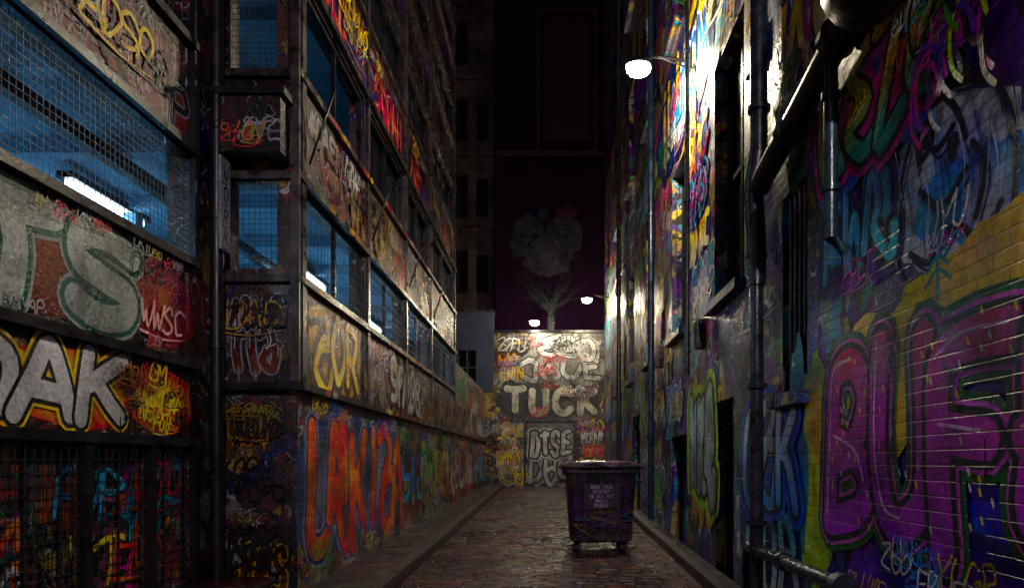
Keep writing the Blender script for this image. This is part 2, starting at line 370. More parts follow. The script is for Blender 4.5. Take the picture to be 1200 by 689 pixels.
# ================================================================ GROUND
g=MB(); g.face([(-300,-300,gz(-300)-.06),(300,-300,gz(-300)-.06),(300,300,gz(300)-.06),(-300,300,gz(300)-.06)]); g.build("ground",[M_ground])
def lay(m,x0,x1,y0,y1,sx,sy,z,gap,bev,cols,r,hv=.004,tilt=.012,mj=1):
    m.face([(x0,y0,gz(y0)+z-.02),(x1,y0,gz(y0)+z-.02),(x1,y1,gz(y1)+z-.02),(x0,y1,gz(y1)+z-.02)],mj)
    y=y0;row=0
    while y<y1-.03:
        dy=min(sy*r.uniform(.9,1.1),y1-y); x=x0-(sx*.5 if row%2 else 0)+r.uniform(-.02,.02)
        while x<x1-.02:
            dx=sx*r.uniform(.82,1.18); a=max(x,x0); b=min(x+dx,x1); x+=dx
            if b-a<.05: continue
            c=[k*r.uniform(.6,1.3) for k in r.choice(cols)]; hz=r.uniform(-hv,hv); tx=r.uniform(-tilt,tilt); ty=r.uniform(-tilt,tilt)
            A,B,C,D=a+gap,b-gap,y+gap,y+dy-gap
            top=[]; bot=[]
            for (px,py,ix,iy) in ((A,C,1,1),(B,C,-1,1),(B,D,-1,-1),(A,D,1,-1)):
                j=r.uniform(-.004,.004)
                qx,qy=px+ix*bev+j,py+iy*bev-j
                top.append((qx,qy,gz(qy)+z+hz+(qx-(a+b)/2)*tx+(qy-y-dy/2)*ty)); bot.append((px,py,gz(py)+z-.022))
            mid=[((t[0]*.35+b_[0]*.65),(t[1]*.35+b_[1]*.65),t[2]-.006) for t,b_ in zip(top,bot)]
            m.face(top,0,[c]*4)
            for i in range(4):
                k=(i+1)%4; m.face([mid[i],mid[k],top[k],top[i]],0,[c]*4); m.face([bot[i],bot[k],mid[k],mid[i]],0,[c]*4)
        y+=dy; row+=1
g=MB(); lay(g,-1.7,1.68,-6,YE,.27,.16,0,.007,.016,[(.1,.035,.035),(.065,.026,.034),(.05,.026,.045),(.12,.05,.03),(.035,.02,.03)],R,hv=.006,tilt=.05)
g.build("cobbled_lane",[M_road,M_joint])
g=MB()
y=-6.0
while y<YE-.05:
    l=min(R.uniform(.8,1.2),YE-y); 
    g.box(-1.86,-1.703,y,y+l-.012,-.1,.12+R.uniform(-.006,.006),0,True); g.box(1.683,1.82,y,y+l-.012,-.1,.11+R.uniform(-.006,.006),0,True); y+=l
g.build("kerb",[M_stone])
pc=[(.06,.04,.045),(.045,.034,.042),(.07,.048,.045),(.038,.028,.038)]
g=MB(); lay(g,-3.2,-1.866,-6,YE,.4,.3,.115,.004,.008,pc,R,hv=.003,tilt=.015); g.build("footpath",[M_pave,M_joint])
g=MB(); lay(g,1.826,XR,-6,YE,.4,.4,.105,.004,.008,pc,R,hv=.003,tilt=.015); g.build("footpath",[M_pave,M_joint])

# ================================================================ RIGHT BUILDING
RB=empty("brick_building")
wR=[(6.9,8.15,3.4,6.2),(9.9,11.0,3.5,6.1),(12.9,14.0,3.5,6.1),(16,17.1,3.5,6.1),(19.2,20.3,3.5,6.1),
    (5.2,5.75,2.1,3.75),
    (6.9,8.15,8.2,10.6),(9.9,11.0,8.2,10.6),(12.9,14,8.2,10.6),(16,17.1,8.2,10.6),(19.2,20.3,8.2,10.6),(3.4,4.7,6.6,8.8),
    (6.9,8.15,12.4,15),(9.9,11.0,12.4,15),(12.9,14,12.4,15),(16,17.1,12.4,15)]
dR=[(7.3,8.1,-.3,2.25),(9.7,11.1,-.3,1.95),(15,16.4,-.3,2.6)]
mb=MB(); wall(mb,'x',XR,1,-5,YE,-.5,19,wR+dR,.28,0,1,vfun=4.6)
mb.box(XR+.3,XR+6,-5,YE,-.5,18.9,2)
mb.build("walls",[M_right,M_rhi,M_dark],RB)
mb=MB()
for (a,b,e,f) in wR:
    mb.box(XR+.20,XR+.215,a,b,e,f,0)
    for q in (a,(a+b)/2-.025,b-.05): mb.box(XR+.15,XR+.198,q,q+.05,e,f,1)
    for q in (e,e+(f-e)*.5,f-.05): mb.box(XR+.155,XR+.197,a+.05,b-.05,q,q+.05,1)
    mb.box(XR-.12,XR+.14,a-.08,b+.08,e-.1,e+.0,3)
for (a,b,e,f) in dR:
    mb.box(XR+.18,XR+.2,a,b,e,f,3)
    mb.box(XR+.12,XR+.178,a,a+.06,e,f,1); mb.box(XR+.12,XR+.178,b-.06,b,e,f,1); mb.box(XR+.12,XR+.178,a+.06,b-.06,f-.07,f,1)
a,b,e,f=wR[5]
for k in range(5):
    y=a+.06+k*(b-a-.12)/4; mb.tube([(XR+.05,y,e),(XR+.05,y,f)],.016,1,8)
mb.build("windows",[M_glass,M_steel,M_trim,M_right],RB)
mpR=lambda u,v,d:(XR-d,-u,v)
hol=[(-b,-a,e-.12,f) for a,b,e,f in wR+dR]
coolS=[(WH,LBL,BLK,BLU,None),(PUR,MAG,WH,BLK,YEL),(CYN,BLU,BLK,WH,PUR),(YEL,ORG,BLK,PUR,BLU),(YEL,WH,BLK,None,DBL),(TEA,LIM,BLK,WH,None),(BLK,DBL,CYN,MAG,None),(MAG,PNK,BLK,YEL,None),(PUR,BLU,PNK,BLK,BLK),(BLU,CYN,WH,BLK,PUR),(GRN,LIM,BLK,MAG,None),(DBL,PUR,LIM,BLK,None),(RED,ORG,BLK,WH,BLU),(YEL,LIM,PUR,BLK,MAG)]
mb=MB(); r=random.Random(31)
d=.003
for (cy,cz,ru,rz,c,c2) in ((3.4,1.2,1.3,.75,BLU,PUR),(5.0,1.5,.4,.85,YEL,LIM),(2.3,.95,.8,.35,BLU,PUR),(5.4,1.6,.22,.9,BLU,TEA),(3.2,.95,.9,.3,PUR,DBL),(2.75,3.45,.5,.5,PUR,DBL)):
    d=blob(mb,mpR,-cy,cz,ru,rz,d,c,c2,r=r)
d=blob(mb,mpR,-3.35,2.95,.5,.42,d,LBL,WH,r=r); d=blob(mb,mpR,-3.05,2.7,.28,.3,d,WH,LBL,r=r); d=blob(mb,mpR,-3.6,3.15,.2,.24,d,WH,(.4,.55,.85),r=r); d=blob(mb,mpR,-3.42,2.82,.22,.2,d,CYN,LBL,r=r)
for P in ([(-3.85,2.9),(-3.7,3.2),(-3.5,3.35),(-3.3,3.2),(-3.2,3.0)],[(-3.55,3.15),(-3.45,3.05),(-3.3,3.1)],[(-3.7,2.6),(-3.5,2.5),(-3.3,2.62),(-3.1,2.5),(-2.95,2.6)],
          [(-3.3,3.3),(-3.0,3.15),(-2.85,2.8),(-2.9,2.4)],[(-3.6,2.9),(-3.4,2.75),(-3.2,2.85)],[(-3.9,2.7),(-3.75,2.45),(-3.4,2.35)],[(-3.15,2.95),(-3.05,2.8),(-3.12,2.6)],[(-3.62,3.05),(-3.6,3.2),(-3.5,3.22),(-3.48,3.1),(-3.6,3.05)]):
    P=[(a,b+.08) for a,b in P]
    d=ribbon(mb,mpR,P,.04,d,BLK)
    d=ribbon(mb,mpR,[(a+.03,b-.05) for a,b in P[:3]],.015,d,DBL)
d=blob(mb,mpR,-3.54,3.21,.035,.04,d,BLK,r=r); d=blob(mb,mpR,-3.3,3.08,.05,.07,d,BLK,r=r)
for k in range(18):
    u=-3.85+k*.06; vv=3.3-.25*abs(math.sin(k)); d=ribbon(mb,mpR,[(u,vv),(u+.05,vv-.2),(u+.02,vv-.45)],.011,d,r.choice([DBL,BLK,WH,BLU]),taper=True)
for (cy,cz,ru,rz) in ((3.75,2.1,.75,.36),(2.95,2.35,.8,.3),(4.4,1.75,.8,.55)):
    d=blob(mb,mpR,-cy,cz,ru,rz,d,YEL,YEL,r=r,amp=.25)
d=ribbon(mb,mpR,[(-3.42,2.38),(-3.42,2.8)],.03,d,TEA)
for k in range(5): d=ribbon(mb,mpR,[(-3.42-.11+.015*k,2.45+.07*k),(-3.42,2.52+.07*k),(-3.42+.11-.015*k,2.45+.07*k)],.02,d,TEA)
d=piece(mb,mpR,-4.85,1.08,2.6,1.18,"BUFE",(.7,.01,.26),(.28,.01,.55),BLK,(.8,.3,.7),.17,d,r,None,hi=(.9,.6,.85),o1=.035,o2=.055,over=1.3,jit=.08,halo2=(.01,.12,.02))
for k in range(60):
    u=-r.uniform(2.5,4.8); v=r.uniform(1.15,2.25); d=ribbon(mb,mpR,[(u,v),(u+.01,v-.025)],.018,d,YEL if k%3 else WH)
for k in range(9): d=tag(mb,mpR,-r.uniform(2.9,4.6),r.uniform(.7,1.05),r.uniform(.1,.16),rword(r,3,5),r.choice([WH,CYN,LBL,YEL]),d,r,.1)
for k in range(26):
    u=-r.uniform(2.4,3.5); v=r.uniform(3.35,4.0)
    P=[(u+.16*math.cos(a*.9)*(1-a*.08),v+.2*math.sin(a*.9)) for a in range(6)]
    d=ribbon(mb,mpR,P,.03,d,r.choice([BLK,LIM,GRN,PUR,DBL,BLK,BLK,MAG,YEL]))
piece(mb,mpR,-4.9,2.75,1.0,.6,"3W1",LBL,CYN,BLK,DBL,.14,.004,r,PUR,jit=.1)
piece(mb,mpR,-4.95,3.45,1.6,.7,"K2ZE",YEL,TEA,BLK,MAG,.16,.016,r,BLU,jit=.12)
piece(mb,mpR,-6.85,.35,1.45,.85,"5OB",CYN,WH,BLK,DBL,.14,.004,r,DBL,jit=.1)
piece(mb,mpR,-6.9,1.2,1.5,.9,"G4K",WH,LBL,BLK,BLU,.14,.018,r,None,jit=.1)
piece(mb,mpR,-9.6,1.05,1.45,1.35,"WK1",(.35,.5,.4),GRY,BLK,LIM,.18,.004,r,OCH,jit=.1)
hol2=hol+[(-5.1,-2.2,.6,4.2),(-7.0,-5.3,.2,2.2),(-9.7,-8.15,.9,2.5)]
scatter(mb,mpR,-24.5,-5.0,.75,7.5,hol2,(.5,1.1),coolS,r,.92)
scatter(mb,mpR,-24.5,-2.2,4.3,13,hol2,(.9,1.6),coolS,r,.6,tags=.5,d0=.004)
scatter(mb,mpR,-2.3,4.5,.3,4.2,[],(.8,1.2),coolS,r,.9,tags=.4)
for k in range(14):
    tag(mb,mpR,-r.uniform(3.2,4.95),r.choice([r.uniform(2.5,2.8),r.uniform(3.4,4.0)]),r.uniform(.07,.16),rword(r,3,5),r.choice(TAGC),.045+k*.0008,r,.11)
mb.build("graffiti",[M_spray],RB)

def tubeobj(name,paths,mat,parent=None,n=14):
    m=MB()
    for p,rr in paths: m.tube(p,rr,0,n)
    return m.build(name,[mat],parent)
def clips(x,y,zs,rr): return [([(x,y,z),(x,y,z+.04)],rr) for z in zs]
xp=XR-.14
tubeobj("drainpipe",[([(xp,5.95,14),(xp,5.95,4.2)],.075),([(xp,5.95,4.25),(xp-.02,5.98,4.05),(xp-.03,6.0,3.9),(xp,6.02,3.5),(xp,6.02,3.1)],.085),([(xp,6.02,3.1),(xp,6.02,.2)],.06)]+clips(xp,5.95,[4.6,6.4,8.2,10],.1)+clips(xp,6.02,[3.35,2.2,1.0],.095),M_pipe)
tubeobj("ventilation_pipe",[([(xp,3.2,4.42),(xp,4.0,4.28),(xp,5.0,4.1),(xp,5.8,3.98),(xp,5.93,3.93)],.09),
   ([(xp,4.28,4.24),(xp,4.36,4.225)],.125),([(xp,5.15,4.08),(xp,5.23,4.065)],.12),
   ([(xp,3.3,4.33),(xp-.02,3.5,4.27),(xp-.05,3.7,4.24),(xp-.05,3.9,4.24),(xp-.02,4.08,4.27)],[.12,.21,.25,.22,.12]),([(xp-.05,3.6,4.4),(xp-.05,3.6,5.5)],.14)],M_steel,n=20)
tubeobj("drainpipe",[([(xp,4.42,4.16),(xp,4.42,3.0),(xp+.1,4.42,2.92)],.045)]+clips(xp,4.42,[3.9,3.3],.06),M_pipet)
tubeobj("drainpipe",[([(xp,12.4,17),(xp,12.4,.5)],.055)]+clips(xp,12.4,[2,4,6,8,10,12],.075),M_pipeb)
tubeobj("drainpipe",[([(xp,9.1,17),(xp,9.1,2.7)],.035)]+clips(xp,9.1,[3,5,7,9],.05),M_pipe)
tubeobj("drainpipe",[([(xp,18.3,17),(xp,18.3,.6)],.06)]+clips(xp,18.3,[2,4,6,8,10,12],.08),M_pipe)
tubeobj("water_pipe",[([(xp,6.2,.78),(xp,4.3,.78)],.055),([(xp,6.2,.78),(xp,6.28,.72),(xp,6.3,.2)],.055),([(xp,4.3,.78),(xp,4.2,.78)],.085),([(xp,5.3,.78),(xp,5.36,.78)],.075)],M_pipe)
m=MB()
for y,z in ((8.6,3.0),(11.8,3.2),(6.3,5.2)): m.box(XR-.1,XR-.002,y,y+.25,z,z+.35,0)
for z0,sg in ((6.9,.25),(7.6,.15)):
    P=[(XR-.03,y*.5,z0-sg*abs(math.sin(y*.5*1.1))) for y in range(6,49)]
    m.tube(P,.012,0,6)
m.build("electrical_conduit",[M_steel])

# ================================================================ LEFT BUILDING
LB=empty("brick_building")
rows=[(3.37,4.25),(5.35,6.3),(7.4,8.35),(9.5,10.4),(11.5,12.4),(13.5,14.4)]
bays=[(6.78,8.95),(9.15,11.35),(11.55,13.75),(13.95,17.1)]
hs=[(a,b,e,f) for (e,f) in rows for (a,b) in bays]
mb=MB()
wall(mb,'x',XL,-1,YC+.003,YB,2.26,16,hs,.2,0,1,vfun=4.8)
wall(mb,'x',XL,-1,YC+.003,YE,-.5,2.26,[],.2,2)
mb.box(XL-.2,XL-.002,YB+.002,YE,2.262,4.1,2)
mb.box(-8,XL-.2,YB+.002,YB+.2,2.3,16,3); mb.box(-8,XL,YC,YB,16.003,16.2,3)
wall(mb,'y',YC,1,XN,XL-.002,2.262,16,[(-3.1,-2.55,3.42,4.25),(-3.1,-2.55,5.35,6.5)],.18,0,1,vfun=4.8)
wall(mb,'y',YC,1,XN,XL-.002,-.5,2.26,[],.18,4)
hn=[(1.7,3.75,3.37,4.25),(3.85,6.04,3.37,4.25),(1.7,3.75,5.3,6.5),(3.85,6.04,5.3,6.5),(-1,1.5,3.37,4.25),
    (1.5,3.3,.52,1.66),(3.4,4.62,.52,1.66),(4.7,5.38,.52,1.66),(5.46,6.04,.52,1.66)]
wall(mb,'x',XN,-1,-5,YC-.002,-.5,16,hn,.2,0,1,vfun=4.8)
mb.box(-8,XN-.2,-5,-4.8,-.5,16,3)
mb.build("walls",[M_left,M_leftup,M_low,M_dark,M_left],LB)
mb=MB()
Y2=YC+.19
for (z0,z1) in ((3.15,4.72),(5.2,6.95)):
    for (za,zb) in ((z0-.1,z0),(z1,z1+.08)):
        mb.box(-8,XN-.203,-4.7,Y2,za,zb,0); mb.box(-8,XL-.203,Y2+.002,YB-.01,za,zb,0)
    mb.box(-8.1,-8,-4.7,YB,z0,z1,0)
    y=-3.5
    while y<17: mb.box(-7.99,(XN if y<6.7 else XL)-.21,y,y+.14,z1-.16,z1-.002,0); y+=1.45
    for x in (-4.3,-6.2): mb.box(x,x+.1,-4.6,YB-.1,z1-.3,z1-.163,1)
for y in (3.0,5.2,7.8,10.4,13): mb.box(-4.9,-4.75,y,y+.15,3.15,4.4,0)
mb.build("interior",[M_int,M_steel],LB)
mb=MB()
tubes=[(-5.1,7.2,4.5),(-5.1,3.4,4.5),(-3.9,10.4,4.5),(-3.9,14.2,4.5),(-5.3,7.2,6.6)]
for x,y,z in tubes:
    mb.box(x-.09,x+.09,y-.05,y+1.35,z+.03,z+.1,1); mb.box(x-.03,x+.03,y,y+1.3,z-.02,z+.028,0)
mb.build("fluorescent_lights",[M_tube,M_steel],LB)
for x,y,z in tubes:
    l=bpy.data.lights.new("tube_light",'AREA'); l.shape='RECTANGLE'; l.size=.12; l.size_y=1.3; l.energy=62 if z<5 else 26; l.color=(.38,.75,1)
    o=bpy.data.objects.new("tube_light",l); o.location=(x,y+.65,z-.04); sc.collection.objects.link(o); o.parent=LB
mb=MB()
for z in (2.24,3.28,4.27,5.25,6.33,7.3,8.38,9.4,10.43,11.4,12.43,13.4,14.43):
    p=.10 if z<3 else .06
    mb.box(XL-.02,XL+p,YC+.003,YB,z,z+.07,0 if z<3 else 1)
    mb.box(XN+.002,XL+p,YC-p,YC-.001,z+.002,z+.072,0 if z<3 else 1)
mb.box(XL-.02,XL+.1,YB+.002,YE,2.24,2.31,0)
for y in [6.68,9.05,11.45,13.85,17.2]:
    mb.box(XL+.001,XL+.04,y-.05,y+.05,2.33,16,1)
for (e,f) in rows:
    for (a,b) in bays:
        mb.box(XL-.09,XL-.03,a,a+.05,e,f,0); mb.box(XL-.09,XL-.03,b-.05,b,e,f,0)
        mb.box(XL-.088,XL-.032,a+.05,b-.05,f-.05,f,0); mb.box(XL-.088,XL-.032,a+.05,b-.05,e,e+.05,0)
        mb.box(XL-.085,XL-.035,(a+b)/2-.02,(a+b)/2+.02,e+.05,f-.05,0)
for z in (1.69,2.37,3.27,4.27,5.2,6.53):
    mb.box(XN-.02,XN+.07,-5,6.12,z,z+.07,0)
for y in (1.6,3.8,6.08): mb.box(XN+.001,XN+.05,y-.04,y+.04,3.35,16,0)
for y in (3.35,4.66,5.42,6.08): mb.box(XN+.001,XN+.05,y-.035,y+.035,.4,1.69,0)
mb.box(XN+.001,XN+.06,-5,6.12,.43,.5,0)
mb.box(-3.15,-2.5,6.3,YC-.08,4.42,4.93,3); mb.box(-3.15,-2.45,6.26,YC-.08,4.935,5.0,0)
mb.box(-3.15,-2.6,6.3,YC-.08,6.6,7.0,3)
mb.box(XL-.03,XL+.05,YC-.105,YC-.065,2.32,16,1)
for y in bays:
    mb.tube([(XL+.05,y[0],4.5),(XL+.3,y[0],5.25)],.013,0,6)
mb.build("frames",[M_steel,M_trim,M_left,M_leftup],LB)
mb=MB()
for (e,f) in rows[2:]:
    for (a,b) in bays: mb.box(XL-.13,XL-.12,a,b,e,f,0)
for (a,b) in bays[1:]: mb.box(XL-.135,XL-.125,a,b,5.35,6.3,0)
mb.build("window_glass",[M_glass],LB)
mb=MB()
mesh_grid(mb,'x',XN-.03,1.7,6.04,3.37,4.25,.055,.004)
mesh_grid(mb,'x',XN-.03,1.7,6.04,5.3,6.5,.07,.004)
mesh_grid(mb,'y',YC+.03,-3.1,-2.55,3.42,4.25,.055,.004)
mesh_grid(mb,'y',YC+.03,-3.1,-2.55,5.35,6.5,.055,.004)
mesh_grid(mb,'x',XL-.02,6.78,17,3.37,4.25,.11,.005)
mesh_grid(mb,'x',XN+.02,1.5,6.04,.52,1.66,.075,.006)
mb.build("wire_mesh",[M_wire],LB)
mb=MB(); mb.box(XN-.19,XN-.06,1.4,6.08,.45,1.7,0)
y=1.5
while y<6.0: mb.box(XN-.057,XN-.04,y,y+.02,.5,1.68,1); y+=.3
mb.build("grille_backing",[M_grille,M_steel],LB)
r=random.Random(77)
mpN=lambda u,v,d:(XN+d,u,v); mpL=lambda u,v,d:(XL+d,u,v); mpF=lambda u,v,d:(u,YC-d,v); mpG=lambda u,v,d:(XN-.06+d,u,v)
mpB=lambda u,v,d:(u,6.3-d,v)
warmT=[BLK,BLK,BLK,SIL,OCH,RED,GRY,YEL]
mb=MB()
for k in range(26):
    h=r.uniform(.2,.5); tag(mb,mpG,r.uniform(2.5,5.4),r.uniform(.55,1.65-h),h,rword(r,2,3),r.choice([PNK,CYN,YEL,RED,TEA,WH,MAG,BLK,ORG]),.001+k*.0005,r,.12)
for k in range(7): tag(mb,mpB,r.uniform(-3.1,-2.85),r.uniform(4.5,4.75),r.uniform(.1,.18),rword(r,2,3),r.choice([GRY,BLK,OCH,RED]),.002+k*.001,r,.12)
d=.003
for (cy,cz,ru,rz,c,c2) in ((4.2,2.85,.9,.38,DRD,BRN),(5.65,2.85,.45,.36,(.3,.015,.015),DRD),(2.6,2.85,.9,.36,OCH,BRN),(4.6,2.05,.7,.27,YEL,RED),(5.6,2.05,.48,.26,YEL,RED),(3.5,2.05,.8,.27,RED,YEL)):
    d=blob(mb,mpN,cy,cz,ru,rz,d,c,c2,amp=.08,r=r)
d=piece(mb,mpN,2.75,2.47,2.5,.78,"ETS",(.46,.5,.45),(.36,.4,.36),(.005,.1,.065),(.3,.33,.3),.25,d,r,None,hi=None,o1=.05,o2=.085,over=1.1,jit=.03,drip=False)
piece(mb,mpN,2.9,1.78,2.15,.56,"LDAK",(.8,.8,.78),SIL,BLK,YEL,.22,.004+d,r,None,hi=None,o1=.05,o2=.09,over=1.15,lean=.15)
tag(mb,mpN,5.28,2.62,.2,"WWSC",(.8,.5,.5),.02,r,.12)
tag(mb,mpN,5.15,3.0,.16,"LAKE",BLK,.02,r,.1)
for k in range(20): tag(mb,mpN,r.uniform(4.95,5.75),r.uniform(1.78,2.2),r.uniform(.08,.16),rword(r,2,3),r.choice([BLK,BLK,ORG,YEL,RED]),.02+k*.001,r,.14)
for k in range(14): tag(mb,mpN,r.uniform(3.9,5.7),r.choice([3.19,3.15,2.47]),r.uniform(.05,.09),rword(r,2,4),r.choice([BLK,YEL,RED,SIL]),.03+k*.001,r,.14)
warm=[(OCH,BRN,BLK,None,None),(GRY,SIL,BLK,DRD,None),(DRD,RED,BLK,OCH,None),(BLK,BRN,GRY,None,None),(SIL,GRY,BLK,None,BRN),(BRN,OCH,BLK,GRY,None)]
scatter(mb,mpN,-3,6.0,4.36,5.15,[],(.4,.5),[(BLK,DRD,GRY,None,BRN),(DRD,DRD,BLK,None,BLK),(BLK,BLK,GRY,None,DRD)],r,1,tags=2,tagc=warmT)
scatter(mb,mpN,-4,2.6,.5,3.2,[],(.6,.8),warm,r,.9)
mb.build("graffiti",[M_sprayf],LB)
mb=MB()
mixS=[(SIL,GRY,BLK,BLU,None),(ORG,RED,BLU,GRY,SIL),(BLU,CYN,BLK,None,BRN),(GRY,WH,BLK,RED,None),(YEL,ORG,BLK,DBL,None),(BRN,RED,GRY,None,BLK),(GRN,OCH,BLK,None,GRY),(BLK,DBL,GRY,RED,None)]
d=.003
for k in range(5): d=blob(mb,mpL,7.2+k*.85,1.25,.7,.75,d,(.3,.32,.34) if k%2 else (.15,.17,.24),(.06,.08,.2),r=r,amp=.08)
piece(mb,mpL,6.75,.52,4.3,1.5,"L1KI4A",(.85,.12,.005),(.6,.03,.01),(.01,.03,.2),(.3,.33,.4),.17,d,r,None,hi=(.85,.4,.1),o1=.025,o2=.05,over=1.25,jit=.06)
scatter(mb,mpL,11.1,24.8,.75,2.15,[],(1.1,1.3),mixS,r,1)
scatter(mb,mpL,17.4,24.8,2.35,4.0,[],(.7,.8),mixS,r,.9)
for k in range(16): tag(mb,mpL,r.uniform(6.8,11),r.choice([r.uniform(.35,.7),r.uniform(1.9,2.1)]),r.uniform(.08,.2),rword(r,3,5),r.choice([BLK,BLU,WH,GRN,YEL]),.045+k*.0008,r,.1)
scatter(mb,mpF,-3.18,-2.5,.3,2.1,[],(.4,.7),[(BRN,BLK,GRY,None,None),(BLK,BRN,OCH,None,None),(BLK,DRD,SIL,None,None)],r,.6,ar=.35,tags=9,tagc=[BLK,GRY,GRY,OCH,BLK,BLK])
mb.build("graffiti",[M_spray],LB)
mb=MB()
piece(mb,mpL,7.0,2.4,1.6,.8,"4OR",OCH,YEL,BLK,BRN,.15,.004,r,OCH,jit=.1)
scatter(mb,mpL,8.8,17,2.36,3.22,[],(.7,.82),warm,r,.95,tagc=warmT)
scatter(mb,mpL,6.8,17,4.4,5.2,[],(.45,.75),[(BRN,DRD,GRY,None,None),(BLK,BRN,OCH,None,None),(GRY,BRN,BLK,None,None),(DRD,RED,BLK,None,None)],r,.9,tagc=warmT)
scatter(mb,mpL,6.8,17,6.45,7.25,[],(.6,.75),[(DRD,RED,BLK,None,None),(BLK,DBL,DRD,None,None)],r,.6,tagc=warmT)
scatter(mb,mpF,-3.18,-2.5,2.4,3.2,[],(.4,.7),[(BLK,BRN,GRY,None,None)],r,.9,ar=.35,tags=3,tagc=warmT)
for z in (3.285,4.275,2.245,5.255):
    for k in range(22):
        u=r.uniform(6.7,15); tag(mb,lambda a,b,dd:(XL+(.102 if z<3 else .062)+dd,a,b),u,z+.008,.05,rword(r,3,6),r.choice([BLK,SIL,RED,YEL,OCH]),.0005+k*.0001,r,.2)
mb.build("graffiti",[M_sprayf],LB)
tubeobj("drainpipe",[([(XN+.1,6.33,15),(XN+.1,6.33,.2)],.06)]+clips(XN+.1,6.33,[1.4,2.6,3.8,5,6.2],.075),M_steel)
m=MB(); m.box(XN+.17,XN+.19,6.22,6.4,3.5,4.35,0,col=(.3,.3,.34))
mps=lambda u,v,d:(XN+.19+d,u,v)
for i,ch in enumerate("WORK"): tag(m,mps,6.25,4.15-i*.2,.13,ch,BLK,.002+i*.0008,R,.14)
m.build("wall_sign",[M_sprayf])
m=MB(); m.box(XN+.065,-2.62,4.4,6.35,0,.44,0); m.box(XN+.068,-2.58,4.36,6.39,.442,.48,0); m.build("concrete_ledge",[M_leftup])

# ================================================================ END OF LANE
EB=empty("brick_building")
mb=MB(); wall(mb,'y',YE,1,-2.1,XR+.5,-.3,6.25,[(-.92,.82,.3,3.0)],.3,0)
mb.build("walls",[M_end],EB)
mb=MB()
z=.6
while z<3.0: mb.box(-.9,.8,YE+.12,YE+.15,z,z+.085,0); mb.box(-.9,.8,YE+.13,YE+.145,z+.085,z+.1,0); z+=.1
mb.box(-1.0,-.92,YE-.04,YE+.1,.4,3.08,1); mb.box(.82,.9,YE-.04,YE+.1,.4,3.08,1); mb.box(-.918,.818,YE-.04,YE+.1,3.0,3.08,1)
mb.box(-2.1,XR,YE-.08,YE+.32,6.252,6.34,1)
mb.build("roller_door",[M_trim,M_steel],EB)
mpE=lambda u,v,d:(u,YE-d,v); mpD=lambda u,v,d:(u,YE+.115-d,v)
mb=MB(); r=random.Random(5)
endS=[(WH,SIL,BLK,None,None),(YEL,YEL,BLK,WH,None),(RED,ORG,BLK,YEL,None),(YEL,ORG,BLK,DRD,None),(BLK,BLK,WH,None,None),(WH,WH,BLK,None,RED)]
d=blob(mb,mpE,-.9,3.8,1.1,.6,.003,BLK,(.03,.03,.03),r=r,amp=.1); d=blob(mb,mpE,.9,3.8,1.0,.6,d,(.05,.04,.03),BLK,r=r,amp=.1)
piece(mb,mpE,-1.75,3.25,3.5,1.05,"TUCK",(.6,.6,.5),(.5,.5,.4),BLK,None,.24,.005,r,None,hi=None,over=.98,jit=.03,o1=.05)
piece(mb,mpE,-1.2,4.5,3.0,.85,"O5UE",WH,SIL,BLK,None,.2,.005,r,(.2,.2,.18),hi=None,jit=.14)
piece(mb,mpE,-.6,5.3,2.2,.8,"2GO",WH,WH,BLK,None,.2,.02,r,(.3,.3,.28),hi=None,jit=.14)
scatter(mb,mpE,-2.05,-1.0,.7,3.1,[],(.5,.7),endS,r,1,ar=.45,tags=3); scatter(mb,mpE,.95,1.9,.7,3.1,[],(.5,.7),endS,r,1,ar=.45,tags=3)
scatter(mb,mpE,-2.05,-1.0,4.5,6.1,[],(.5,.8),endS,r,1,ar=.45,tags=3)
scatter(mb,mpE,-1.0,1.9,3.1,6.1,[],(3,3.1),endS,r,0,tags=2,d0=.03,tagc=[BLK,BLK,WH,RED])
piece(mb,mpD,-.85,.8,1.6,.9,"D5E",WH,SIL,BLK,None,.16,.004,r,(.3,.3,.3),hi=None,o1=.07,jit=.1)
piece(mb,mpD,-.8,1.75,1.5,.95,"DTSE",WH,WH,BLK,WH,.15,.018,r,(.3,.3,.3),hi=None,o1=.07,jit=.1)
mb.build("graffiti",[M_spray],EB)
DB=empty("rendered_building")
mb=MB(); mb.box(-2.16,9,26.2,34,0,30,0); mb.build("walls",[M_purp],DB)
mb=MB()
for (x0,x1,z0,z1) in ((-.55,-.45,13.4,18.9),(1.65,1.75,13.4,18.9)): mb.box(x0,x1,26.1,26.198,z0,z1,0)
mb.box(-.448,1.648,26.12,26.198,18.8,18.9,0); mb.box(-2.1,3,26.02,26.198,13.2,13.38,0)
mb.box(-.3,1.5,26.15,26.198,13.8,18.5,1)
mb.build("recessed_panel",[simple("plum_trim",(.05,.016,.045),.8,spec=.1),simple("plum_panel",(.028,.008,.028),.8,spec=.1)],DB)
mpT=lambda u,v,d:(u,26.19-d,v); mb=MB(); d=.005; r=random.Random(9)
GF=(.018,.018,.024)
for cx,cz,rx,rz in ((-.85,10.1,.75,.85),(.5,10.1,.7,.85),(-.15,9.3,.85,.7)):
    d=blob(mb,mpT,cx,cz,rx,rz,d,GF,(.007,.006,.01),r=r,amp=.15)
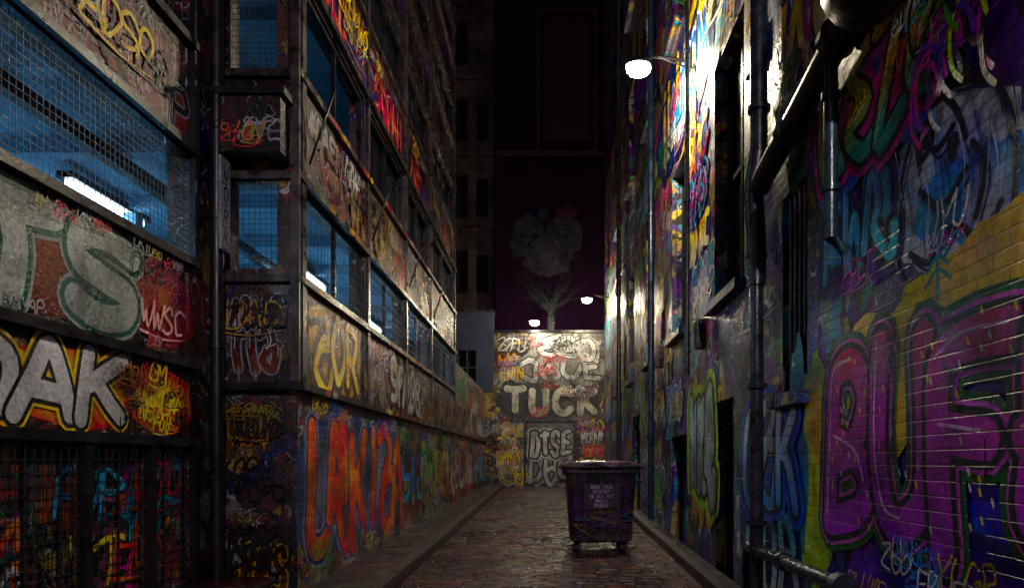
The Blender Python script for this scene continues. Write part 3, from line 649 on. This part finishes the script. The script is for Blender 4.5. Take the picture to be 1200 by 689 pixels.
for cx in (-.85,.5):
    for k in range(34):
        x0=cx+r.uniform(-.6,.6); z0=10.0+r.uniform(-.9,.8)
        P=[(x0,z0),(x0+r.uniform(-.25,.25),z0+r.uniform(-.25,.25)),(x0+r.uniform(-.35,.35),z0+r.uniform(-.35,.35))]
        d=ribbon(mb,mpT,P,r.uniform(.02,.06),d,r.choice([(.003,.003,.004),(.003,.003,.004),(.055,.05,.055)]),taper=True)
    for s in (-.25,.25): d=blob(mb,mpT,cx+s,10.2,.13,.08,d,(.003,.003,.004),r=r)
    d=ribbon(mb,mpT,[(cx,10.2),(cx+.05,9.95),(cx-.05,9.85)],.04,d,(.003,.003,.004)); d=ribbon(mb,mpT,[(cx-.2,9.62),(cx,9.68),(cx+.2,9.6)],.05,d,(.003,.003,.004))
d=blob(mb,mpT,.6,11.1,.4,.25,d,(.025,.003,.004),r=r); d=blob(mb,mpT,-.3,11.0,.22,.25,d,(.004,.005,.03),r=r)
for k in range(34):
    x1=r.uniform(-1.6,1.6); d=ribbon(mb,mpT,[(0+r.uniform(-.08,.08),6.3),(r.uniform(-.1,.1),7.2),(x1*.4,7.8+r.uniform(-.3,.4)),(x1,8.0+r.uniform(-.3,1.1))],r.uniform(.03,.06),d,(.001,.014*r.uniform(.3,1.3),.006),taper=True)
mb.build("mural",[M_sprayf],DB)
FB=empty("brick_building")
mb=MB(); wall(mb,'y',27,1,-9,-2.17,0,30,[(-4.4,-3.3,z,z+1.7) for z in (8.2,11.2,14.2,17.2,20.2)]+[(-2.95,-2.5,z,z+1.5) for z in (8.2,11.2,14.2)],.3,0)
mb.box(-9,-2.17,27.31,27.5,0,30,1)
for z in (7.4,10.6,13.6,16.6): mb.box(-9,-2.17,26.9,26.998,z,z+.15,0)
mb.build("walls",[M_brick,M_dark,M_trim],FB)
WB=empty("rendered_building")
mb=MB(); wall(mb,'y',24.9,1,-6,-2.103,4.1,7.0,[(-3.4,-2.75,4.4,5.6)],.3,0); mb.box(-6,-2.103,25.21,25.6,4.1,7,1); mb.box(-6,-2.09,24.84,25.6,7.003,7.08,2)
mb.box(-3.1,-3.05,24.95,25,4.4,5.6,2); mb.box(-3.4,-2.75,24.955,24.995,4.95,5.0,2)
mb.build("walls",[M_white,M_glass,M_trim],WB)
mb=MB(); mb.box(-2.45,-2.103,24.93,25.2,-.2,4.09,0); mb.build("return_wall",[M_end],WB)

# ================================================================ LAMPS
def street_lamp(x,y,z,wx,energy,col,endwall=False):
    E=empty("street_lamp",(x,y,z)); m=MB()
    if not endwall:
        m.tube([(.0,0,.08),(.25,0,.12),(wx-x-.02,0,.05)],.022,0,8); m.box(wx-x-.05,wx-x-.002,-.08,.08,-.08,.2,0)
        m.tube([(.3,0,.115),(wx-x-.03,0,-.05)],.012,0,6)
    else:
        m.tube([(0,0,.08),(0,.3,.12),(0,wx-y-.02,.05)],.022,0,8); m.box(-.08,.08,wx-y-.05,wx-y-.002,-.08,.2,0)
    def ell(rs,mat):
        n=20; rings=[[(a*math.cos(2*math.pi*k/n),b*math.sin(2*math.pi*k/n),zz) for k in range(n)] for a,b,zz in rs]
        for i in range(len(rings)-1):
            for k in range(n): m.face([rings[i][k],rings[i][(k+1)%n],rings[i+1][(k+1)%n],rings[i+1][k]],mat,smooth=True)
        m.face(rings[0],mat); m.face(rings[-1],mat)
    ell([(.17,.12,.0),(.168,.118,.03),(.13,.09,.07),(.06,.05,.095)],0)
    m.build("lamp_head",[M_steel],E)
    m=MB(); ell([(.165,.115,-.003),(.17,.12,-.03),(.16,.11,-.08),(.12,.085,-.125),(.05,.04,-.145)],0)
    m.build("lens",[M_lamp],E)
    l=bpy.data.lights.new("bulb",'POINT'); l.energy=energy; l.shadow_soft_size=.08; l.color=col
    o=bpy.data.objects.new("bulb",l); o.location=(0,0,-.26); sc.collection.objects.link(o); o.parent=E
street_lamp(1.2,9.4,7.0,XR,470,(1,.85,.58))
street_lamp(1.2,22.9,7.0,XR,330,(1,.82,.52))
street_lamp(-.6,24.4,6.55,YE,55,(1,.82,.5),True)
street_lamp(1.0,-3.6,7.0,XR,1150,(1,.9,1))  # added lamp, unseen behind the camera, to light the foreground walls

# ================================================================ DUMPSTER
bx,by=.7,9.45+.6
DP=empty("wheelie_dumpster",(bx,by,gz(by)+.005))
def rrect(hx,hy,r,z,n=5):
    P=[]
    for cx,cy,a0 in ((hx-r,hy-r,0),(-hx+r,hy-r,90),(-hx+r,-hy+r,180),(hx-r,-hy+r,270)):
        for k in range(n+1):
            a=math.radians(a0+90*k/n); P.append((cx+r*math.cos(a),cy+r*math.sin(a),z))
    return P
def loft(m,levels,mat,capb=True,capt=True):
    rs=[rrect(*l) for l in levels]
    for i in range(len(rs)-1):
        for k in range(len(rs[0])):
            k2=(k+1)%len(rs[0]); m.face([rs[i][k],rs[i][k2],rs[i+1][k2],rs[i+1][k]],mat,smooth=True)
    if capb: m.face(rs[0][::-1],mat)
    if capt: m.face(rs[-1],mat)
N=NT("dumpster_plastic"); N.two=False; tc=N.n('ShaderNodeTexCoord').outputs['Object']
nz=N.noise(tc,2.6,5,1.2).outputs[0]
cl=N.ramp(nz,[(0,(.01,.009,.012)),(.44,(.014,.011,.018)),(.5,(.09,.012,.12)),(.56,(.018,.012,.024)),(.64,(.16,.1,.01)),(.7,(.02,.012,.02)),(1,(.07,.01,.08))])
N.set(N.b.inputs['Base Color'],N.mix(1,cl,N.ramp(N.noise(tc,25,5).outputs[0],[(.3,.5),(.7,1.1)]),'MULTIPLY'))
N.set(N.b.inputs['Roughness'],N.ramp(N.noise(tc,6,4).outputs[0],[(.3,.18),(.7,.45)]))
bn=N.n('ShaderNodeBump',None,Strength=.35,Distance=.01,Height=N.noise(tc,30,4).outputs[0]); N.set(N.b.inputs['Normal'],bn.outputs[0]); M_bin=N.mat
m=MB()
loft(m,[(.40,.48,.08,.17),(.435,.52,.09,.2),(.45,.53,.09,.5),(.49,.56,.09,1.1),(.50,.57,.09,1.13)],0)
loft(m,[(.535,.605,.09,1.132),(.545,.615,.09,1.14),(.545,.615,.09,1.19),(.53,.60,.09,1.2)],0)
for sx in (-.24,0,.24): m.box(sx-.012,sx+.012,-.585,-.50,.28,1.05,0)
m.box(-.42,.42,-.575,-.50,.2,.26,0)
for s in (-1,1):
    m.tube([(s*.5,-.35,1.02),(s*.58,-.35,1.02),(s*.58,.35,1.02),(s*.5,.35,1.02)],.018,1,8)
m.build("body",[M_bin,M_steel],DP)
m=MB()
loft(m,[(.55,.62,.09,1.205),(.565,.64,.09,1.215),(.565,.64,.09,1.245),(.53,.6,.09,1.27),(.42,.5,.09,1.30),(.2,.3,.09,1.315)],0)
m.box(-.3,.3,-.69,-.63,1.215,1.24,0)
m.tube([(-.56,.6,1.25),(.56,.6,1.25)],.03,1,10)
for s in (-1,1): m.box(s*.57-.03,s*.57+.03,-.5,-.3,1.2,1.235,1)
m.build("lid",[M_bin,M_steel],DP)
m=MB()
for sx in (-.33,.33):
    for sy in (-.38,.38):
        m.tube([(sx-.025,sy+.03,.085),(sx+.025,sy+.03,.085)],.083,0,18); m.tube([(sx-.032,sy+.03,.085),(sx+.032,sy+.03,.085)],.03,1,10)
        m.box(sx-.045,sx-.035,sy-.03,sy+.06,.07,.18,1); m.box(sx+.035,sx+.045,sy-.03,sy+.06,.07,.18,1); m.box(sx-.05,sx+.05,sy-.05,sy+.08,.172,.19,1)
m.build("wheels",[simple("rubber",(.015,.015,.015),.7),M_trim],DP)
m=MB(); mpb=lambda u,v,d:(u,-.592-.03*(v-.8)-d,v)
m.face([mpb(-.24,.64,0),mpb(.24,.64,0),mpb(.24,1.0,0),mpb(-.24,1.0,0)],0,[(.03,.01,.04)]*4)
d=.002; r=random.Random(2)
for i,wd in enumerate(("SHOW YOUR","RESPECT","TO ALL ART","WALLS","PLEASE")):
    h=.042; w=len(wd)*h*.8
    for k,ch in enumerate(wd):
        if ch in G:
            for st in G[ch]: d=ribbon(m,mpb,[(-w/2+k*h*.8+x*h*.58,.925-i*.064+y*h) for x,y in st],.009,d,(.45,.4,.5),sub=3)
for k in range(9):
    P=[(r.uniform(-.4,.4),r.uniform(.28,.6)) for _ in range(4)]; d=ribbon(m,mpb,P,r.uniform(.01,.04),d,r.choice([(.1,.01,.15),(.15,.1,.01),(.01,.01,.02),(.12,.02,.05),(.01,.04,.06)]),taper=True)
m.build("label",[M_sprayf],DP)

m=MB()
for k in range(70):
    y=R.uniform(6,23); x=R.choice([R.uniform(-1.66,-1.3),R.uniform(1.2,1.64),R.uniform(-1.5,1.5)]); s=R.uniform(.012,.035); a=R.random()*6.28
    c=R.choice([(.2,.2,.19),(.15,.1,.06),(.15,.1,.05),(.05,.04,.03)])
    z=gz(y)+.016
    P=[(x+s*math.cos(a+t)*R.uniform(.6,1),y+s*math.sin(a+t)*R.uniform(.6,1),z+R.uniform(0,.015)) for t in (0,1.5,3.1,4.6)]
    m.face(P,0,[c]*4)
m.build("litter",[M_sprayf])

# ================================================================ WORLD / SUN / CAMERA
w=bpy.data.worlds.new("World"); sc.world=w; w.use_nodes=True; nt=w.node_tree
sky=nt.nodes.new('ShaderNodeTexSky'); sky.sky_type='NISHITA'; sky.sun_disc=False; sky.sun_elevation=math.radians(25); sky.sun_rotation=math.radians(205)
mx=nt.nodes.new('ShaderNodeMix'); mx.data_type='RGBA'; mx.blend_type='MULTIPLY'; mx.inputs[0].default_value=1; mx.inputs[7].default_value=(1,.3,.85,1)
nt.links.new(sky.outputs[0],mx.inputs[6]); nt.links.new(mx.outputs[2],nt.nodes['Background'].inputs[0]); nt.nodes['Background'].inputs[1].default_value=.0035
s=bpy.data.lights.new("fill_sun",'SUN'); s.energy=.06; s.angle=math.radians(8); s.color=(.9,.7,1)  # dim purple sun added from behind the camera as foreground fill
so=bpy.data.objects.new("fill_sun",s); sc.collection.objects.link(so); so.rotation_euler=Vector((.42,.85,-.5)).to_track_quat('-Z','Y').to_euler()
cam=bpy.data.cameras.new("camera"); cam.lens=24; cam.sensor_width=36; cam.shift_x=-.0383; cam.shift_y=.163; cam.clip_end=1500; cam.clip_start=.05
co=bpy.data.objects.new("camera",cam); sc.collection.objects.link(co); co.location=(0,0,1.56); co.rotation_euler=(math.radians(90),0,0); sc.camera=co
sc.view_settings.view_transform='Standard'; sc.view_settings.look='None'; sc.view_settings.exposure=0
print("verts",sum(len(o.data.vertices) for o in bpy.data.objects if o.type=='MESH'))
